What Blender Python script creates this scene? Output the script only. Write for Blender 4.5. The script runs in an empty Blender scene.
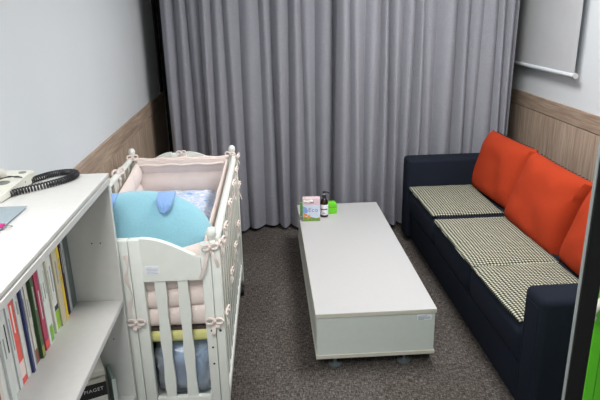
import bpy, bmesh, math, random
from mathutils import Vector, Matrix, Euler, noise
random.seed(7)
sc = bpy.context.scene
COL = sc.collection
PI = math.pi

# ------------------------------------------------------------------ camera
cam_d = bpy.data.cameras.new('camera'); cam = bpy.data.objects.new('camera', cam_d); COL.objects.link(cam)
cam_d.sensor_width = 36; cam_d.sensor_fit = 'HORIZONTAL'; cam_d.lens = 583.8/600*36; cam_d.clip_start = .02
right = Vector((0.99779881, -0.06294959, -0.02085365))
fwd = Vector((0.05305855, 0.94648353, -0.31836098))
up = Vector((0.03977833, 0.31655374, 0.94774016))
m = Matrix((right, up, -fwd)).transposed().to_4x4(); m.translation = (0, 0, 1.75)
cam.matrix_world = m
sc.camera = cam
# ------------------------------------------------------------------ world, lights, exposure
w = bpy.data.worlds.new('world'); sc.world = w; w.use_nodes = True
w.node_tree.nodes['Background'].inputs[0].default_value = (.93, .96, 1, 1)
w.node_tree.nodes['Background'].inputs[1].default_value = 1.15
def area(name, loc, sx, sy, power, col=(1, .985, .96)):
    d = bpy.data.lights.new(name, 'AREA'); d.shape = 'RECTANGLE'; d.size = sx; d.size_y = sy
    d.energy = power; d.color = col
    o = bpy.data.objects.new(name, d); COL.objects.link(o); o.location = loc
    return o
LIGHTS = [((0.95, 2.95, 2.56), .60, 1.2, 40), ((-0.42, 0.45, 2.56), .60, 1.2, 30)]  # overhead lamp, then an unseen lamp added as fill for the camera side
for i, (l, a, b, p) in enumerate(LIGHTS):
    area('ceiling_and_fill_light', l, a, b, p)
sc.view_settings.view_transform = 'Standard'; sc.view_settings.look = 'None'
sc.view_settings.exposure = 0.0; sc.view_settings.gamma = 1; sc.view_settings.use_curve_mapping = False

# ------------------------------------------------------------------ materials
def lin(c):
    c = c/255
    return c/12.92 if c <= .04045 else ((c+.055)/1.055)**2.4
def rgb(r, g, b): return (lin(r), lin(g), lin(b), 1)
def nodes(name):
    mt = bpy.data.materials.new(name); mt.use_nodes = True
    nt = mt.node_tree; return mt, nt, nt.nodes['Principled BSDF']
def N(nt, t, **k):
    n = nt.nodes.new(t)
    for a, b in k.items(): setattr(n, a, b)
    return n
def coords(nt, scale=(1, 1, 1), rot=(0, 0, 0)):
    tc = N(nt, 'ShaderNodeTexCoord'); mp = N(nt, 'ShaderNodeMapping')
    mp.inputs['Scale'].default_value = scale; mp.inputs['Rotation'].default_value = rot
    nt.links.new(tc.outputs['Object'], mp.inputs[0]); return mp.outputs[0]
def mixc(nt, fac, a, b, mode='MIX'):
    n = N(nt, 'ShaderNodeMix', data_type='RGBA', blend_type=mode)
    for s, v in ((0, fac), (6, a), (7, b)):
        if isinstance(v, (tuple, float, int)): n.inputs[s].default_value = v
        else: nt.links.new(v, n.inputs[s])
    return n.outputs[2]
def ramp(nt, f, stops):
    n = N(nt, 'ShaderNodeValToRGB'); e = n.color_ramp.elements
    while len(e) < len(stops): e.new(.5)
    for i, (p, c) in enumerate(stops): e[i].position = p; e[i].color = c
    nt.links.new(f, n.inputs[0]); return n.outputs[0]
def noisetex(nt, vec, scale, detail=3, rough=.5):
    n = N(nt, 'ShaderNodeTexNoise'); n.inputs['Scale'].default_value = scale
    n.inputs['Detail'].default_value = detail; n.inputs['Roughness'].default_value = rough
    nt.links.new(vec, n.inputs['Vector']); return n.outputs['Fac']
def bump(nt, h, b, strength=.3, dist=.002):
    n = N(nt, 'ShaderNodeBump'); n.inputs['Strength'].default_value = strength; n.inputs['Distance'].default_value = dist
    nt.links.new(h, n.inputs['Height']); nt.links.new(n.outputs[0], b.inputs['Normal'])
def plain(name, c, rough=.5, var=.06, scale=30, bmp=0., metal=0, spec=.5, bscale=None, tint=None):
    mt, nt, b = nodes(name); v = coords(nt)
    f = noisetex(nt, v, scale)
    c1 = tuple(x*(1-var) for x in c[:3])+(1,); c2 = tuple(min(1, x*(1+var)) for x in c[:3])+(1,)
    nt.links.new(ramp(nt, f, [(.3, c1), (.7, c2)]), b.inputs['Base Color'])
    b.inputs['Roughness'].default_value = rough; b.inputs['Metallic'].default_value = metal
    b.inputs['Specular IOR Level'].default_value = spec
    if bmp: bump(nt, noisetex(nt, v, bscale or scale*4), b, bmp)
    return mt
def fabric(name, c, scale=900, var=.25, rough=.95, sheen=.2, bmp=.3, big=6, bigvar=.05):
    mt, nt, b = nodes(name); v = coords(nt)
    f = noisetex(nt, v, scale, 2); g = noisetex(nt, v, big, 2)
    c1 = tuple(x*(1-var) for x in c[:3])+(1,); c2 = tuple(min(1, x*(1+var)) for x in c[:3])+(1,)
    a = ramp(nt, f, [(.35, c1), (.65, c2)])
    k = ramp(nt, g, [(.3, (1-bigvar,)*3+(1,)), (.7, (1, 1, 1, 1))])
    nt.links.new(mixc(nt, 1., a, k, 'MULTIPLY'), b.inputs['Base Color'])
    b.inputs['Roughness'].default_value = rough; b.inputs['Specular IOR Level'].default_value = .1
    b.inputs['Sheen Weight'].default_value = sheen
    bump(nt, f, b, bmp, .001)
    return mt
def wood(name, axis, ca, cb):
    # axis: direction of the grain
    mt, nt, b = nodes(name)
    s = [55, 55, 55]; s['xyz'.index(axis)] = 3.0
    v = coords(nt, s); f = noisetex(nt, v, 1.0, 6, .65)
    s2 = [160, 160, 160]; s2['xyz'.index(axis)] = 6
    v2 = coords(nt, s2); f2 = noisetex(nt, v2, 1.0, 3, .5)
    s3 = [7, 7, 7]; s3['xyz'.index(axis)] = .6
    f3 = noisetex(nt, coords(nt, s3), 1.0, 2, .5)
    c = ramp(nt, f, [(.3, ca), (.5, tuple((x+y)/2 for x, y in zip(ca, cb))), (.68, cb)])
    c = mixc(nt, 1., c, ramp(nt, f2, [(.35, (.78, .76, .74, 1)), (.6, (1, 1, 1, 1))]), 'MULTIPLY')
    c = mixc(nt, 1., c, ramp(nt, f3, [(.3, (.88, .87, .86, 1)), (.7, (1, 1, 1, 1))]), 'MULTIPLY')
    nt.links.new(c, b.inputs['Base Color']); b.inputs['Roughness'].default_value = .6
    bump(nt, f2, b, .15, .001)
    return mt
def wallmat(name, c):
    mt, nt, b = nodes(name); v = coords(nt)
    f = noisetex(nt, v, 350, 2); g = noisetex(nt, v, 2.0, 2)
    k = ramp(nt, g, [(.3, tuple(x*.97 for x in c[:3])+(1,)), (.7, c)])
    nt.links.new(mixc(nt, 1., k, ramp(nt, f, [(.35, (.95, .95, .95, 1)), (.65, (1, 1, 1, 1))]), 'MULTIPLY'), b.inputs['Base Color'])
    b.inputs['Roughness'].default_value = .75; bump(nt, f, b, .2, .001); return mt
def carpetmat():
    mt, nt, b = nodes('carpet tiles')
    va = coords(nt, (36, 170, 1)); vb = coords(nt, (170, 36, 1)); v = coords(nt)
    fa = noisetex(nt, va, 1.0, 3, .7); fb = noisetex(nt, vb, 1.0, 3, .7)
    ch = N(nt, 'ShaderNodeTexChecker'); ch.inputs['Scale'].default_value = 2.0
    nt.links.new(v, ch.inputs['Vector'])
    big = noisetex(nt, coords(nt, (30, 60, 1)), 1.0, 3, .6)
    m1 = mixc(nt, .5, fa, fb)
    lo, hi = rgb(50, 47, 45), rgb(140, 134, 129)
    c = ramp(nt, m1, [(.38, lo), (.5, rgb(88, 83, 80)), (.63, hi)])
    c = mixc(nt, 1., c, ramp(nt, big, [(.3, (.8, .78, .78, 1)), (.7, (1.0, 1, 1, 1))]), 'MULTIPLY')
    c = mixc(nt, 1., c, mixc(nt, ch.outputs['Fac'], (1, 1, 1, 1), (.9, .88, .87, 1)), 'MULTIPLY')
    nt.links.new(c, b.inputs['Base Color']); b.inputs['Roughness'].default_value = 1
    b.inputs['Specular IOR Level'].default_value = .1
    bump(nt, m1, b, .6, .003); return mt
def checkmat():
    mt, nt, b = nodes('black and cream checked cotton')
    v = coords(nt)
    dist = N(nt, 'ShaderNodeTexNoise'); dist.inputs['Scale'].default_value = 9; dist.inputs['Detail'].default_value = 1
    nt.links.new(v, dist.inputs['Vector'])
    sc_ = N(nt, 'ShaderNodeVectorMath', operation='SCALE'); sc_.inputs[3].default_value = .010
    nt.links.new(dist.outputs['Color'], sc_.inputs[0])
    ad = N(nt, 'ShaderNodeVectorMath', operation='ADD'); nt.links.new(v, ad.inputs[0]); nt.links.new(sc_.outputs[0], ad.inputs[1])
    def band(i):
        sp = N(nt, 'ShaderNodeSeparateXYZ'); nt.links.new(ad.outputs[0], sp.inputs[0])
        a = N(nt, 'ShaderNodeMath', operation='MULTIPLY'); a.inputs[1].default_value = 2*PI/.017; nt.links.new(sp.outputs[i], a.inputs[0])
        s = N(nt, 'ShaderNodeMath', operation='SINE'); nt.links.new(a.outputs[0], s.inputs[0])
        g = N(nt, 'ShaderNodeMath', operation='GREATER_THAN'); g.inputs[1].default_value = 0; nt.links.new(s.outputs[0], g.inputs[0])
        return g.outputs[0]
    s = N(nt, 'ShaderNodeMath', operation='ADD'); nt.links.new(band(0), s.inputs[0]); nt.links.new(band(1), s.inputs[1])
    h = N(nt, 'ShaderNodeMath', operation='MULTIPLY'); h.inputs[1].default_value = .5; nt.links.new(s.outputs[0], h.inputs[0])
    c = ramp(nt, h.outputs[0], [(.1, rgb(26, 29, 28)), (.5, rgb(104, 106, 94)), (.9, rgb(202, 201, 182))])
    nt.links.new(c, b.inputs['Base Color']); b.inputs['Roughness'].default_value = .95
    b.inputs['Specular IOR Level'].default_value = .15
    bump(nt, noisetex(nt, v, 400, 2), b, .3, .001); return mt
def quiltmat():
    mt, nt, b = nodes('pale blue printed cotton'); v = coords(nt)
    vo = N(nt, 'ShaderNodeTexVoronoi'); vo.inputs['Scale'].default_value = 11; nt.links.new(v, vo.inputs['Vector'])
    n1 = noisetex(nt, v, 26, 3)
    base = ramp(nt, n1, [(.40, rgb(222, 228, 242)), (.5, rgb(198, 210, 236)), (.55, rgb(168, 196, 232)), (.62, rgb(226, 230, 242))])
    mk = ramp(nt, vo.outputs['Distance'], [(.20, (1, 1, 1, 1)), (.24, (0, 0, 0, 1))])
    gate = ramp(nt, noisetex(nt, v, 6, 1), [(.5, (0, 0, 0, 1)), (.54, (1, 1, 1, 1))])
    mk = mixc(nt, 1., mk, gate, 'MULTIPLY')
    c = mixc(nt, mk, base, rgb(140, 180, 228))
    nt.links.new(c, b.inputs['Base Color']); b.inputs['Roughness'].default_value = .9
    bump(nt, noisetex(nt, v, 200, 2), b, .3, .001); return mt
def glassish(name, c, alpha=.25, rough=.05):
    mt, nt, b = nodes(name)
    out = nt.nodes['Material Output']; tr = N(nt, 'ShaderNodeBsdfTransparent'); mx = N(nt, 'ShaderNodeMixShader')
    fr = N(nt, 'ShaderNodeFresnel'); fr.inputs[0].default_value = 1.4
    ad = N(nt, 'ShaderNodeMath', operation='ADD'); ad.inputs[1].default_value = alpha; nt.links.new(fr.outputs[0], ad.inputs[0])
    v = coords(nt); f = noisetex(nt, v, 25)
    nt.links.new(ramp(nt, f, [(.3, tuple(x*.9 for x in c[:3])+(1,)), (.7, c)]), b.inputs['Base Color'])
    b.inputs['Roughness'].default_value = rough
    nt.links.new(ad.outputs[0], mx.inputs[0]); nt.links.new(tr.outputs[0], mx.inputs[1]); nt.links.new(b.outputs[0], mx.inputs[2])
    nt.links.new(mx.outputs[0], out.inputs[0]); return mt
def paneglass(name):
    mt = bpy.data.materials.new(name); mt.use_nodes = True; nt = mt.node_tree; nt.nodes.clear()
    out = N(nt, 'ShaderNodeOutputMaterial'); tr = N(nt, 'ShaderNodeBsdfTransparent'); gl = N(nt, 'ShaderNodeBsdfGlossy'); mx = N(nt, 'ShaderNodeMixShader'); fr = N(nt, 'ShaderNodeFresnel')
    fr.inputs[0].default_value = 1.3; gl.inputs['Roughness'].default_value = .02; tr.inputs[0].default_value = (.93, .96, .94, 1)
    nt.links.new(fr.outputs[0], mx.inputs[0]); nt.links.new(tr.outputs[0], mx.inputs[1]); nt.links.new(gl.outputs[0], mx.inputs[2]); nt.links.new(mx.outputs[0], out.inputs[0]); return mt
def emis(name, c, s):
    mt, nt, b = nodes(name); b.inputs['Emission Color'].default_value = c; b.inputs['Emission Strength'].default_value = s
    b.inputs['Base Color'].default_value = c; return mt

M = {}
M['wall'] = wallmat('white wallpaper', rgb(218, 223, 227))
M['ceil'] = wallmat('ceiling board', rgb(235, 235, 232))
M['wood_v'] = wood('oak panel upright grain', 'z', rgb(166, 144, 126), rgb(212, 192, 173))
M['wood_h'] = wood('oak rail lengthwise grain', 'y', rgb(152, 130, 113), rgb(200, 180, 161))
M['groove'] = plain('dark groove', rgb(50, 42, 36), .9)
M['carpet'] = carpetmat()
M['curtain'] = fabric('grey violet blackout weave', rgb(146, 147, 156), 420, .30, .9, .1, .3, 5, .04)
M['white'] = plain('white laminate', rgb(196, 196, 197), .38, .012, 60, .03)
M['shelf'] = plain('off white laminate', rgb(208, 208, 206), .4, .02, 40, .03)
M['edge'] = plain('cream edge band', rgb(214, 210, 198), .5, .02)
M['bodyw'] = plain('pale grey green laminate', rgb(216, 222, 218), .45, .015)
M['crib'] = plain('white painted wood', rgb(232, 236, 230), .35, .015, 30, .04)
M['pink'] = fabric('pale pink cotton', rgb(236, 222, 216), 500, .06, .95, .1, .2, 12, .06)
M['cyan'] = fabric('turquoise plush', rgb(144, 196, 212), 300, .07, .95, .4, .4, 10, .04)
M['blue'] = fabric('cornflower blue plush', rgb(134, 172, 224), 260, .10, .95, .4, .4, 10, .06)
M['quilt'] = quiltmat()
M['yellow'] = fabric('yellow cotton', rgb(224, 222, 150), 500, .05, .9, .1, .2)
M['brown'] = fabric('dark brown fleece', rgb(92, 78, 76), 250, .35, 1, .2, .5)
M['navy'] = fabric('navy upholstery', rgb(30, 35, 46), 700, .3, .9, 0, .3, 4, .1)
M['orange'] = fabric('orange woven upholstery', rgb(168, 59, 33), 600, .14, .95, 0, .35, 6, .06)
M['check'] = checkmat()
M['dark'] = plain('black plastic', rgb(30, 31, 35), .45, .05)
M['blackmetal'] = plain('black powder coated steel', rgb(12, 14, 13), .6, .05, spec=.25)
M['grey'] = plain('grey rubber edge', rgb(122, 128, 126), .5, .05)
M['chrome'] = plain('brushed steel', rgb(180, 184, 186), .25, .03, metal=1)
M['clearfoot'] = plain('frosted grey foot', rgb(112, 120, 124), .25, .04, metal=.3)
M['darkglass'] = plain('dark window glass', rgb(16, 18, 20), .1, .05)
M['blind'] = fabric('roller blind cloth', rgb(190, 192, 195), 700, .04, .8, 0, .1)
M['barwhite'] = plain('white metal bar', rgb(225, 232, 240), .35, .02)
M['green'] = plain('bright green board', rgb(96, 196, 36), .45, .03)
M['greendark'] = plain('dark green groove', rgb(60, 150, 24), .5, .03)
M['phone'] = plain('ivory plastic', rgb(216, 216, 206), .4, .02)
M['phonegrey'] = plain('grey plastic', rgb(120, 124, 122), .4, .03)
M['slate'] = plain('slate blue plastic sheet', rgb(92, 112, 132), .35, .04)
M['clear'] = glassish('clear film', rgb(190, 204, 212), .18, .12)
M['film'] = glassish('clear polythene', rgb(225, 232, 238), .34, .12)
M['pane'] = paneglass('clear glass pane')
M['magenta'] = plain('magenta ribbon', rgb(178, 40, 116), .5, .04)
M['paper'] = plain('paper', rgb(236, 234, 226), .8, .03)
M['sticker'] = plain('white sticker', rgb(238, 242, 248), .5, .01)
M['ink'] = plain('grey ink', rgb(130, 140, 165), .7, .02)
M['black'] = plain('black ink', rgb(20, 20, 22), .6, .02)
M['amber'] = plain('dark amber plastic', rgb(38, 20, 16), .15, .05)
M['greenbox'] = plain('lime green plastic', rgb(112, 214, 36), .35, .03)
M['bagblue'] = plain('blue cloth bundle', rgb(118, 174, 230), .6, .3, 14)
M['lamp'] = emis('lamp diffuser', (1, .99, .97, 1), 6)

# ------------------------------------------------------------------ helpers
def obj(name, bm, mat, parent=None, smooth=True, angle=35, loc=None):
    me = bpy.data.meshes.new(name)
    bmesh.ops.recalc_face_normals(bm, faces=bm.faces[:])
    bm.to_mesh(me); bm.free()
    mats = mat if isinstance(mat, (list, tuple)) else [mat]
    for q in mats: me.materials.append(q)
    if smooth:
        for p in me.polygons: p.use_smooth = True
        me.set_sharp_from_angle(angle=math.radians(angle))
    o = bpy.data.objects.new(name, me); COL.objects.link(o)
    if parent: o.parent = parent
    if loc: o.location = loc
    return o
def tag(o, label, cat, group=None, kind=None):
    if label: o['label'] = label
    if cat: o['category'] = cat
    if group: o['group'] = group
    if kind: o['kind'] = kind
    return o
def thing(name, label, cat, loc=(0, 0, 0), rz=0, group=None):
    o = bpy.data.objects.new(name, None); COL.objects.link(o); o.location = loc; o.rotation_euler = (0, 0, rz)
    o.empty_display_size = .05
    return tag(o, label, cat, group)
def struct(name, bm, mat, smooth=False):
    o = obj(name, bm, mat, None, smooth); o['kind'] = 'structure'; return o
def box(bm, x0, x1, y0, y1, z0, z1, bev=0, seg=2, mi=0, M4=None):
    r = bmesh.ops.create_cube(bm, size=1)
    vs = r['verts']
    for v in vs:
        v.co = Vector(((x0+x1)/2+v.co.x*(x1-x0), (y0+y1)/2+v.co.y*(y1-y0), (z0+z1)/2+v.co.z*(z1-z0)))
    fs = list({f for v in vs for f in v.link_faces})
    for f in fs: f.material_index = mi
    if bev:
        es = list({e for v in vs for e in v.link_edges})
        r2 = bmesh.ops.bevel(bm, geom=es, offset=bev, segments=seg, profile=.5, affect='EDGES')
        for f in r2['faces']: f.material_index = mi
        vs = list({v for f in r2['faces'] for v in f.verts} | {v for v in vs if v.is_valid})
    if M4 is not None:
        for v in vs: v.co = M4 @ v.co
    return vs
def B(*a, **k):
    bm = bmesh.new(); box(bm, *a, **k); return bm
def cyl(bm, p0, p1, r0, r1=None, seg=20, cap=True):
    r1 = r0 if r1 is None else r1
    p0 = Vector(p0); p1 = Vector(p1); d = (p1-p0); q = d.to_track_quat('Z', 'Y')
    rings = []
    for p, r in ((p0, r0), (p1, r1)):
        rings.append([bm.verts.new(p+q @ Vector((r*math.cos(2*PI*i/seg), r*math.sin(2*PI*i/seg), 0))) for i in range(seg)])
    for i in range(seg):
        bm.faces.new((rings[0][i], rings[0][(i+1) % seg], rings[1][(i+1) % seg], rings[1][i]))
    if cap: bm.faces.new(rings[0][::-1]); bm.faces.new(rings[1])
def lathe(bm, prof, c=(0, 0, 0), seg=24, axis='z'):
    rings = []
    for r, z in prof:
        ring = []
        for i in range(seg):
            a = 2*PI*i/seg
            p = Vector((r*math.cos(a), r*math.sin(a), z))
            if axis == 'x': p = Vector((p.z, p.x, p.y))
            ring.append(bm.verts.new(p+Vector(c)))
        rings.append(ring)
    for a, b in zip(rings, rings[1:]):
        for i in range(seg): bm.faces.new((a[i], a[(i+1) % seg], b[(i+1) % seg], b[i]))
    bm.faces.new(rings[0][::-1]); bm.faces.new(rings[-1])
def tube(bm, pts, r, seg=8, cap=True):
    pts = [Vector(p) for p in pts]; rings = []; prev = None
    for i, p in enumerate(pts):
        t = (pts[min(i+1, len(pts)-1)]-pts[max(i-1, 0)]).normalized()
        if prev is None:
            n = t.orthogonal().normalized()
        else:
            n = (prev-t*prev.dot(t)).normalized()
        prev = n; b = t.cross(n)
        rr = r(i/(len(pts)-1)) if callable(r) else r
        rings.append([bm.verts.new(p+rr*(math.cos(2*PI*k/seg)*n+math.sin(2*PI*k/seg)*b)) for k in range(seg)])
    for a, b in zip(rings, rings[1:]):
        for i in range(seg): bm.faces.new((a[i], a[(i+1) % seg], b[(i+1) % seg], b[i]))
    if cap: bm.faces.new(rings[0][::-1]); bm.faces.new(rings[-1])
def prism(bm, pts, f0, f1, plane='xz', mi=0):
    """outline pts in a plane, extruded along the third axis from f0 to f1"""
    def mk(p, f):
        return {'xz': (p[0], f, p[1]), 'yz': (f, p[0], p[1]), 'xy': (p[0], p[1], f)}[plane]
    a = [bm.verts.new(mk(p, f0)) for p in pts]; b = [bm.verts.new(mk(p, f1)) for p in pts]
    n = len(pts); fs = [bm.faces.new(a[::-1]), bm.faces.new(b)]
    for i in range(n): fs.append(bm.faces.new((a[i], a[(i+1) % n], b[(i+1) % n], b[i])))
    for f in fs: f.material_index = mi
def strip(bm, pts, wv, th):
    """ribbon: centre line pts, width vector(s) wv, small thickness"""
    pts = [Vector(p) for p in pts]; rows = []
    for i, p in enumerate(pts):
        t = (pts[min(i+1, len(pts)-1)]-pts[max(i-1, 0)]).normalized()
        wd = Vector(wv[i] if isinstance(wv, list) else wv)
        n = t.cross(wd).normalized()*th/2
        rows.append([bm.verts.new(p-wd/2-n), bm.verts.new(p+wd/2-n), bm.verts.new(p+wd/2+n), bm.verts.new(p-wd/2+n)])
    for a, b in zip(rows, rows[1:]):
        for i in range(4): bm.faces.new((a[i], a[(i+1) % 4], b[(i+1) % 4], b[i]))
    bm.faces.new(rows[0][::-1]); bm.faces.new(rows[-1])
def slab(bm, nx, ny, fn):
    """closed sheet: fn(u,v) -> (front point, back point)"""
    A = [[None]*(ny+1) for _ in range(nx+1)]; Bk = [[None]*(ny+1) for _ in range(nx+1)]
    for i in range(nx+1):
        for j in range(ny+1):
            p, q = fn(i/nx, j/ny); A[i][j] = bm.verts.new(p); Bk[i][j] = bm.verts.new(q)
    for i in range(nx):
        for j in range(ny):
            bm.faces.new((A[i][j], A[i+1][j], A[i+1][j+1], A[i][j+1]))
            bm.faces.new((Bk[i][j], Bk[i][j+1], Bk[i+1][j+1], Bk[i+1][j]))
    for i in range(nx):
        bm.faces.new((A[i][0], Bk[i][0], Bk[i+1][0], A[i+1][0])); bm.faces.new((A[i][ny], A[i+1][ny], Bk[i+1][ny], Bk[i][ny]))
    for j in range(ny):
        bm.faces.new((A[0][j], A[0][j+1], Bk[0][j+1], Bk[0][j])); bm.faces.new((A[nx][j], Bk[nx][j], Bk[nx][j+1], A[nx][j+1]))
def pillow_bm(w, h, t, n=22, p=2.6, wob=.004, seed=0, pinch=.06):
    """soft square cushion in the local xz plane (x width, z height), centred"""
    bm = bmesh.new()
    def fn(u, v):
        a, b = 2*u-1, 2*v-1
        k = max(0, (1-abs(a)**p))*max(0, (1-abs(b)**p)); th = t/2*k**.42+.003
        x = a*w/2*(1-pinch*(1-abs(b)**2)*abs(a)**3*.6); z = b*h/2*(1-pinch*(1-abs(a)**2)*abs(b)**3*.6)
        d = noise.noise(Vector((a*2+seed, b*2, seed*.7)))*wob*4*k
        return (x, -th-d, z), (x, th, z)
    slab(bm, n, n, fn); return bm
def text_bm(s, size, ext=.0004, bold=0):
    c = bpy.data.curves.new('lettering', 'FONT'); c.body = s; c.space_character = 1.12; c.size = size; c.extrude = ext; c.align_x = 'CENTER'; c.align_y = 'CENTER'; c.offset = bold
    o = bpy.data.objects.new('lettering', c); COL.objects.link(o)
    bpy.context.view_layer.update()
    me = bpy.data.meshes.new_from_object(o.evaluated_get(bpy.context.evaluated_depsgraph_get()))
    bm = bmesh.new(); bm.from_mesh(me); bpy.data.objects.remove(o); bpy.data.curves.remove(c); bpy.data.meshes.remove(me)
    return bm
def copy_tree(o, parent=None):
    c = o.copy(); COL.objects.link(c)
    if parent: c.parent = parent
    for ch in list(o.children): copy_tree(ch, c)
    return c

# ------------------------------------------------------------------ room
XL, XR, YB, YF, ZC = -.90, 2.07, 5.35, -1.0, 2.6
ZW = 1.05                                       # top of the timber wainscot
struct('floor', B(XL-.1, XR+.1, YF-.1, YB+.1, -.05, 0), M['carpet'])
struct('ceiling', B(XL-.1, XR+.1, YF-.1, YB+.1, ZC, ZC+.05), M['ceil'])
struct('wall_left', B(XL-.1, XL, YF-.1, YB+.1, 0, ZC), M['wall'])
struct('wall_right', B(XR, XR+.1, YF-.1, YB+.1, 0, ZC), M['wall'])
struct('wall_near', B(.6, XR, YF-.1, YF, 0, ZC), M['wall'])
struct('wall_far', B(XL, XR, YB, YB+.1, 0, ZC), M['wall'])
# dark window behind the curtain
fr = obj('window_1', B(XL+.01, XR-.01, YB-.05, YB-.002, .02, ZC-.02), M['darkglass'], None, False); fr['kind'] = 'structure'
bm = bmesh.new()
for x in (XL+.03, .2, 1.2, XR-.07): box(bm, x, x+.05, YB-.09, YB-.04, .02, ZC-.02)
box(bm, XL+.03, XR-.03, YB-.09, YB-.04, 1.0, 1.06)
obj('window_frame', bm, M['blackmetal'], fr, False)
bm = B(XL, XL+.012, 5.13, YB-.09, ZW+.001, ZC); struct('trim_1', bm, M['blackmetal'])
def wainscot(side):
    s = 1 if side == 'left' else -1
    X = XL if side == 'left' else XR
    a = lambda t: X+s*t
    bm = bmesh.new()
    joints = [YF]+([-.2, .75, 1.7, 2.65, 3.6, 4.55] if side == 'left' else [-.05, .95, 1.95, 2.95, 3.93, 4.88])+[YB-.1]
    for y0, y1 in zip(joints, joints[1:]):
        box(bm, min(a(0), a(.010)), max(a(0), a(.010)), y0+.0025, y1-.0025, .08, ZW-.115, .0015, 1)
    p = obj('trim_2' if side == 'left' else 'trim_4', bm, M['wood_v'], None, False); p['kind'] = 'structure'
    bm = B(min(a(0), a(.0145)), max(a(0), a(.0145)), YF, YB-.1, ZW-.11, ZW, .002, 1)
    struct('trim_3' if side == 'left' else 'trim_5', bm, M['wood_h'])
    bm = B(min(a(0), a(.003)), max(a(0), a(.003)), YF, YB-.1, .08, ZW-.105); struct('trim_6' if side == 'left' else 'trim_7', bm, M['groove'])
    bm = B(min(a(0), a(.014)), max(a(0), a(.014)), YF, YB-.1, 0, .08, .002, 1); struct('baseboard_'+side, bm, M['wood_h'])
wainscot('left'); wainscot('right')
# faint vertical joints of the wall panels
bm = bmesh.new()
for y in (1.6, 4.23): box(bm, XL-.001, XL+.0012, y, y+.012, ZW, ZC)
struct('trim_8', bm, M['wall'])

# ceiling lamp, plus an added panel for the near fill light
for i, (l, a, b, p) in enumerate(LIGHTS):
    t = thing('ceiling_and_fill_panel', ['long ceiling light panel above the table and sofa', 'long added fill light panel near the doorway'][i], 'ceiling light', (l[0], l[1], ZC), 0, 'ceiling light panels')
    bm = bmesh.new()
    for q in ((-a/2-.02, -a/2, -b/2-.02, b/2+.02), (a/2, a/2+.02, -b/2-.02, b/2+.02), (-a/2, a/2, -b/2-.02, -b/2), (-a/2, a/2, b/2, b/2+.02)):
        box(bm, *q, -.025, 0)
    obj('frame', bm, M['barwhite'], t, False)
    obj('diffuser', B(-a/2, a/2, -b/2, b/2, -.012, -.006), M['lamp'], t, False)

# ------------------------------------------------------------------ curtains
def curtain(x0, x1, yb, seed, label, lean0=0., lean1=0., z0=.03, z1=2.5):
    rnd = random.Random(seed)
    nx, nz = 420, 24
    # fold profile: accumulated phase with varying fold widths
    folds = []; x = 0; L = x1-x0
    while x < L+.2:
        wd = rnd.uniform(.065, .135); folds.append((x, wd, rnd.uniform(.45, 1.3))); x += wd
    def prof(s):
        for fx, wd, am in folds:
            if fx <= s < fx+wd:
                q = (s-fx)/wd
                return am*(math.sin(PI*q)**1.0)
        return 0
    t = thing('curtain', label, 'curtain', (0, 0, 0), 0, 'curtain panels across the far end')
    rows = []
    bm = bmesh.new()
    def fn(u, v):
        z = z0+(z1-z0)*v
        s = u*L
        am = .062+.028*(1-v)
        q = prof(s)
        big = .03*math.sin(s*5.1+seed)+.02*math.sin(s*11.3+seed*2+v*1.5)
        y = yb-am*q+big*(.6+.4*(1-v))
        xx = x0+s+lean0*(1-v)*(1-u)+lean1*(1-v)*u+.012*math.sin(s*23+v*3+seed)
        return (xx, y, z), (xx, y+.006, z)
    slab(bm, nx, nz, fn)
    obj('curtain_panel', bm, M['curtain'], t, True, 60)
    bm = bmesh.new()
    def fh(u, v):
        a, _ = fn(u, (.085-z0)/(z1-z0)*1.0)
        z = .082+.003*v
        return (a[0], a[1]-.0012, z), (a[0], a[1]+.001, z)
    slab(bm, nx, 1, fh)
    obj('hem_stitching', bm, M['curtain'], t, True, 60)
    return t
curtain(-.722, .575, 4.50, 3, 'left grey violet blackout curtain panel hanging behind the crib')
curtain(.535, 1.885, 4.43, 11, 'right grey violet blackout curtain panel hanging behind the sofa arm', z0=.035)

# ------------------------------------------------------------------ roller blind on the right wall
t = thing('roller_blind', 'white roller blind with a pale bottom bar on the right wall', 'roller blind', (XR-.06, 4.28, 1.27))
obj('blind_cloth', B(-.001, .001, -.545, .56, .012, 1.22), M['blind'], t, False)
bm = bmesh.new(); cyl(bm, (0, -.555, 0), (0, .565, 0), .014); obj('bottom_bar', bm, M['barwhite'], t)
for y in (-.562, .572):
    bm = bmesh.new(); cyl(bm, (0, y-.008, 0), (0, y+.008, 0), .018); obj('end_cap', bm, M['white'], t)
bm = bmesh.new(); cyl(bm, (0, -.56, 1.24), (0, .57, 1.24), .03); obj('roller_tube', bm, M['barwhite'], t)
for y in (-.58, .572): obj('bracket', B(-.01, .0595, y, y+.018, 1.2, 1.28), M['barwhite'], t, False)

# ------------------------------------------------------------------ sofa
SY0, SY1, SX = 1.925, 4.25, 1.03
L = SY1-SY0
t = sofa = thing('sofa', 'long navy blue three seat sofa along the right wall', 'sofa', (SX, SY0, 0))
D = XR-.02-SX
def soft(bm, x0, x1, y0, y1, z0, z1, bev, seg=4): box(bm, x0, x1, y0, y1, z0, z1, bev, seg)
AW = .165
for n, y0 in (('armrest', 0), ('armrest', L-AW)):
    bm = bmesh.new(); soft(bm, 0, D-.292, y0, y0+AW, .03, .65, .028)
    a = obj(n, bm, M['navy'], t)
    bm = bmesh.new()                                   # raised seam round the front face
    y1 = y0+AW
    pts = [(-.0005, y0+.03, .05), (-.0005, y0+.03, .605), (-.0005, y1-.03, .605), (-.0005, y1-.03, .05)]
    for p, q in zip(pts, pts[1:]): cyl(bm, p, q, .002, seg=6)
    obj('piping', bm, M['navy'], a)
bm = bmesh.new(); soft(bm, D-.29, D, .001, L-.001, .03, .638, .03); obj('backrest', bm, M['navy'], t)
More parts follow.
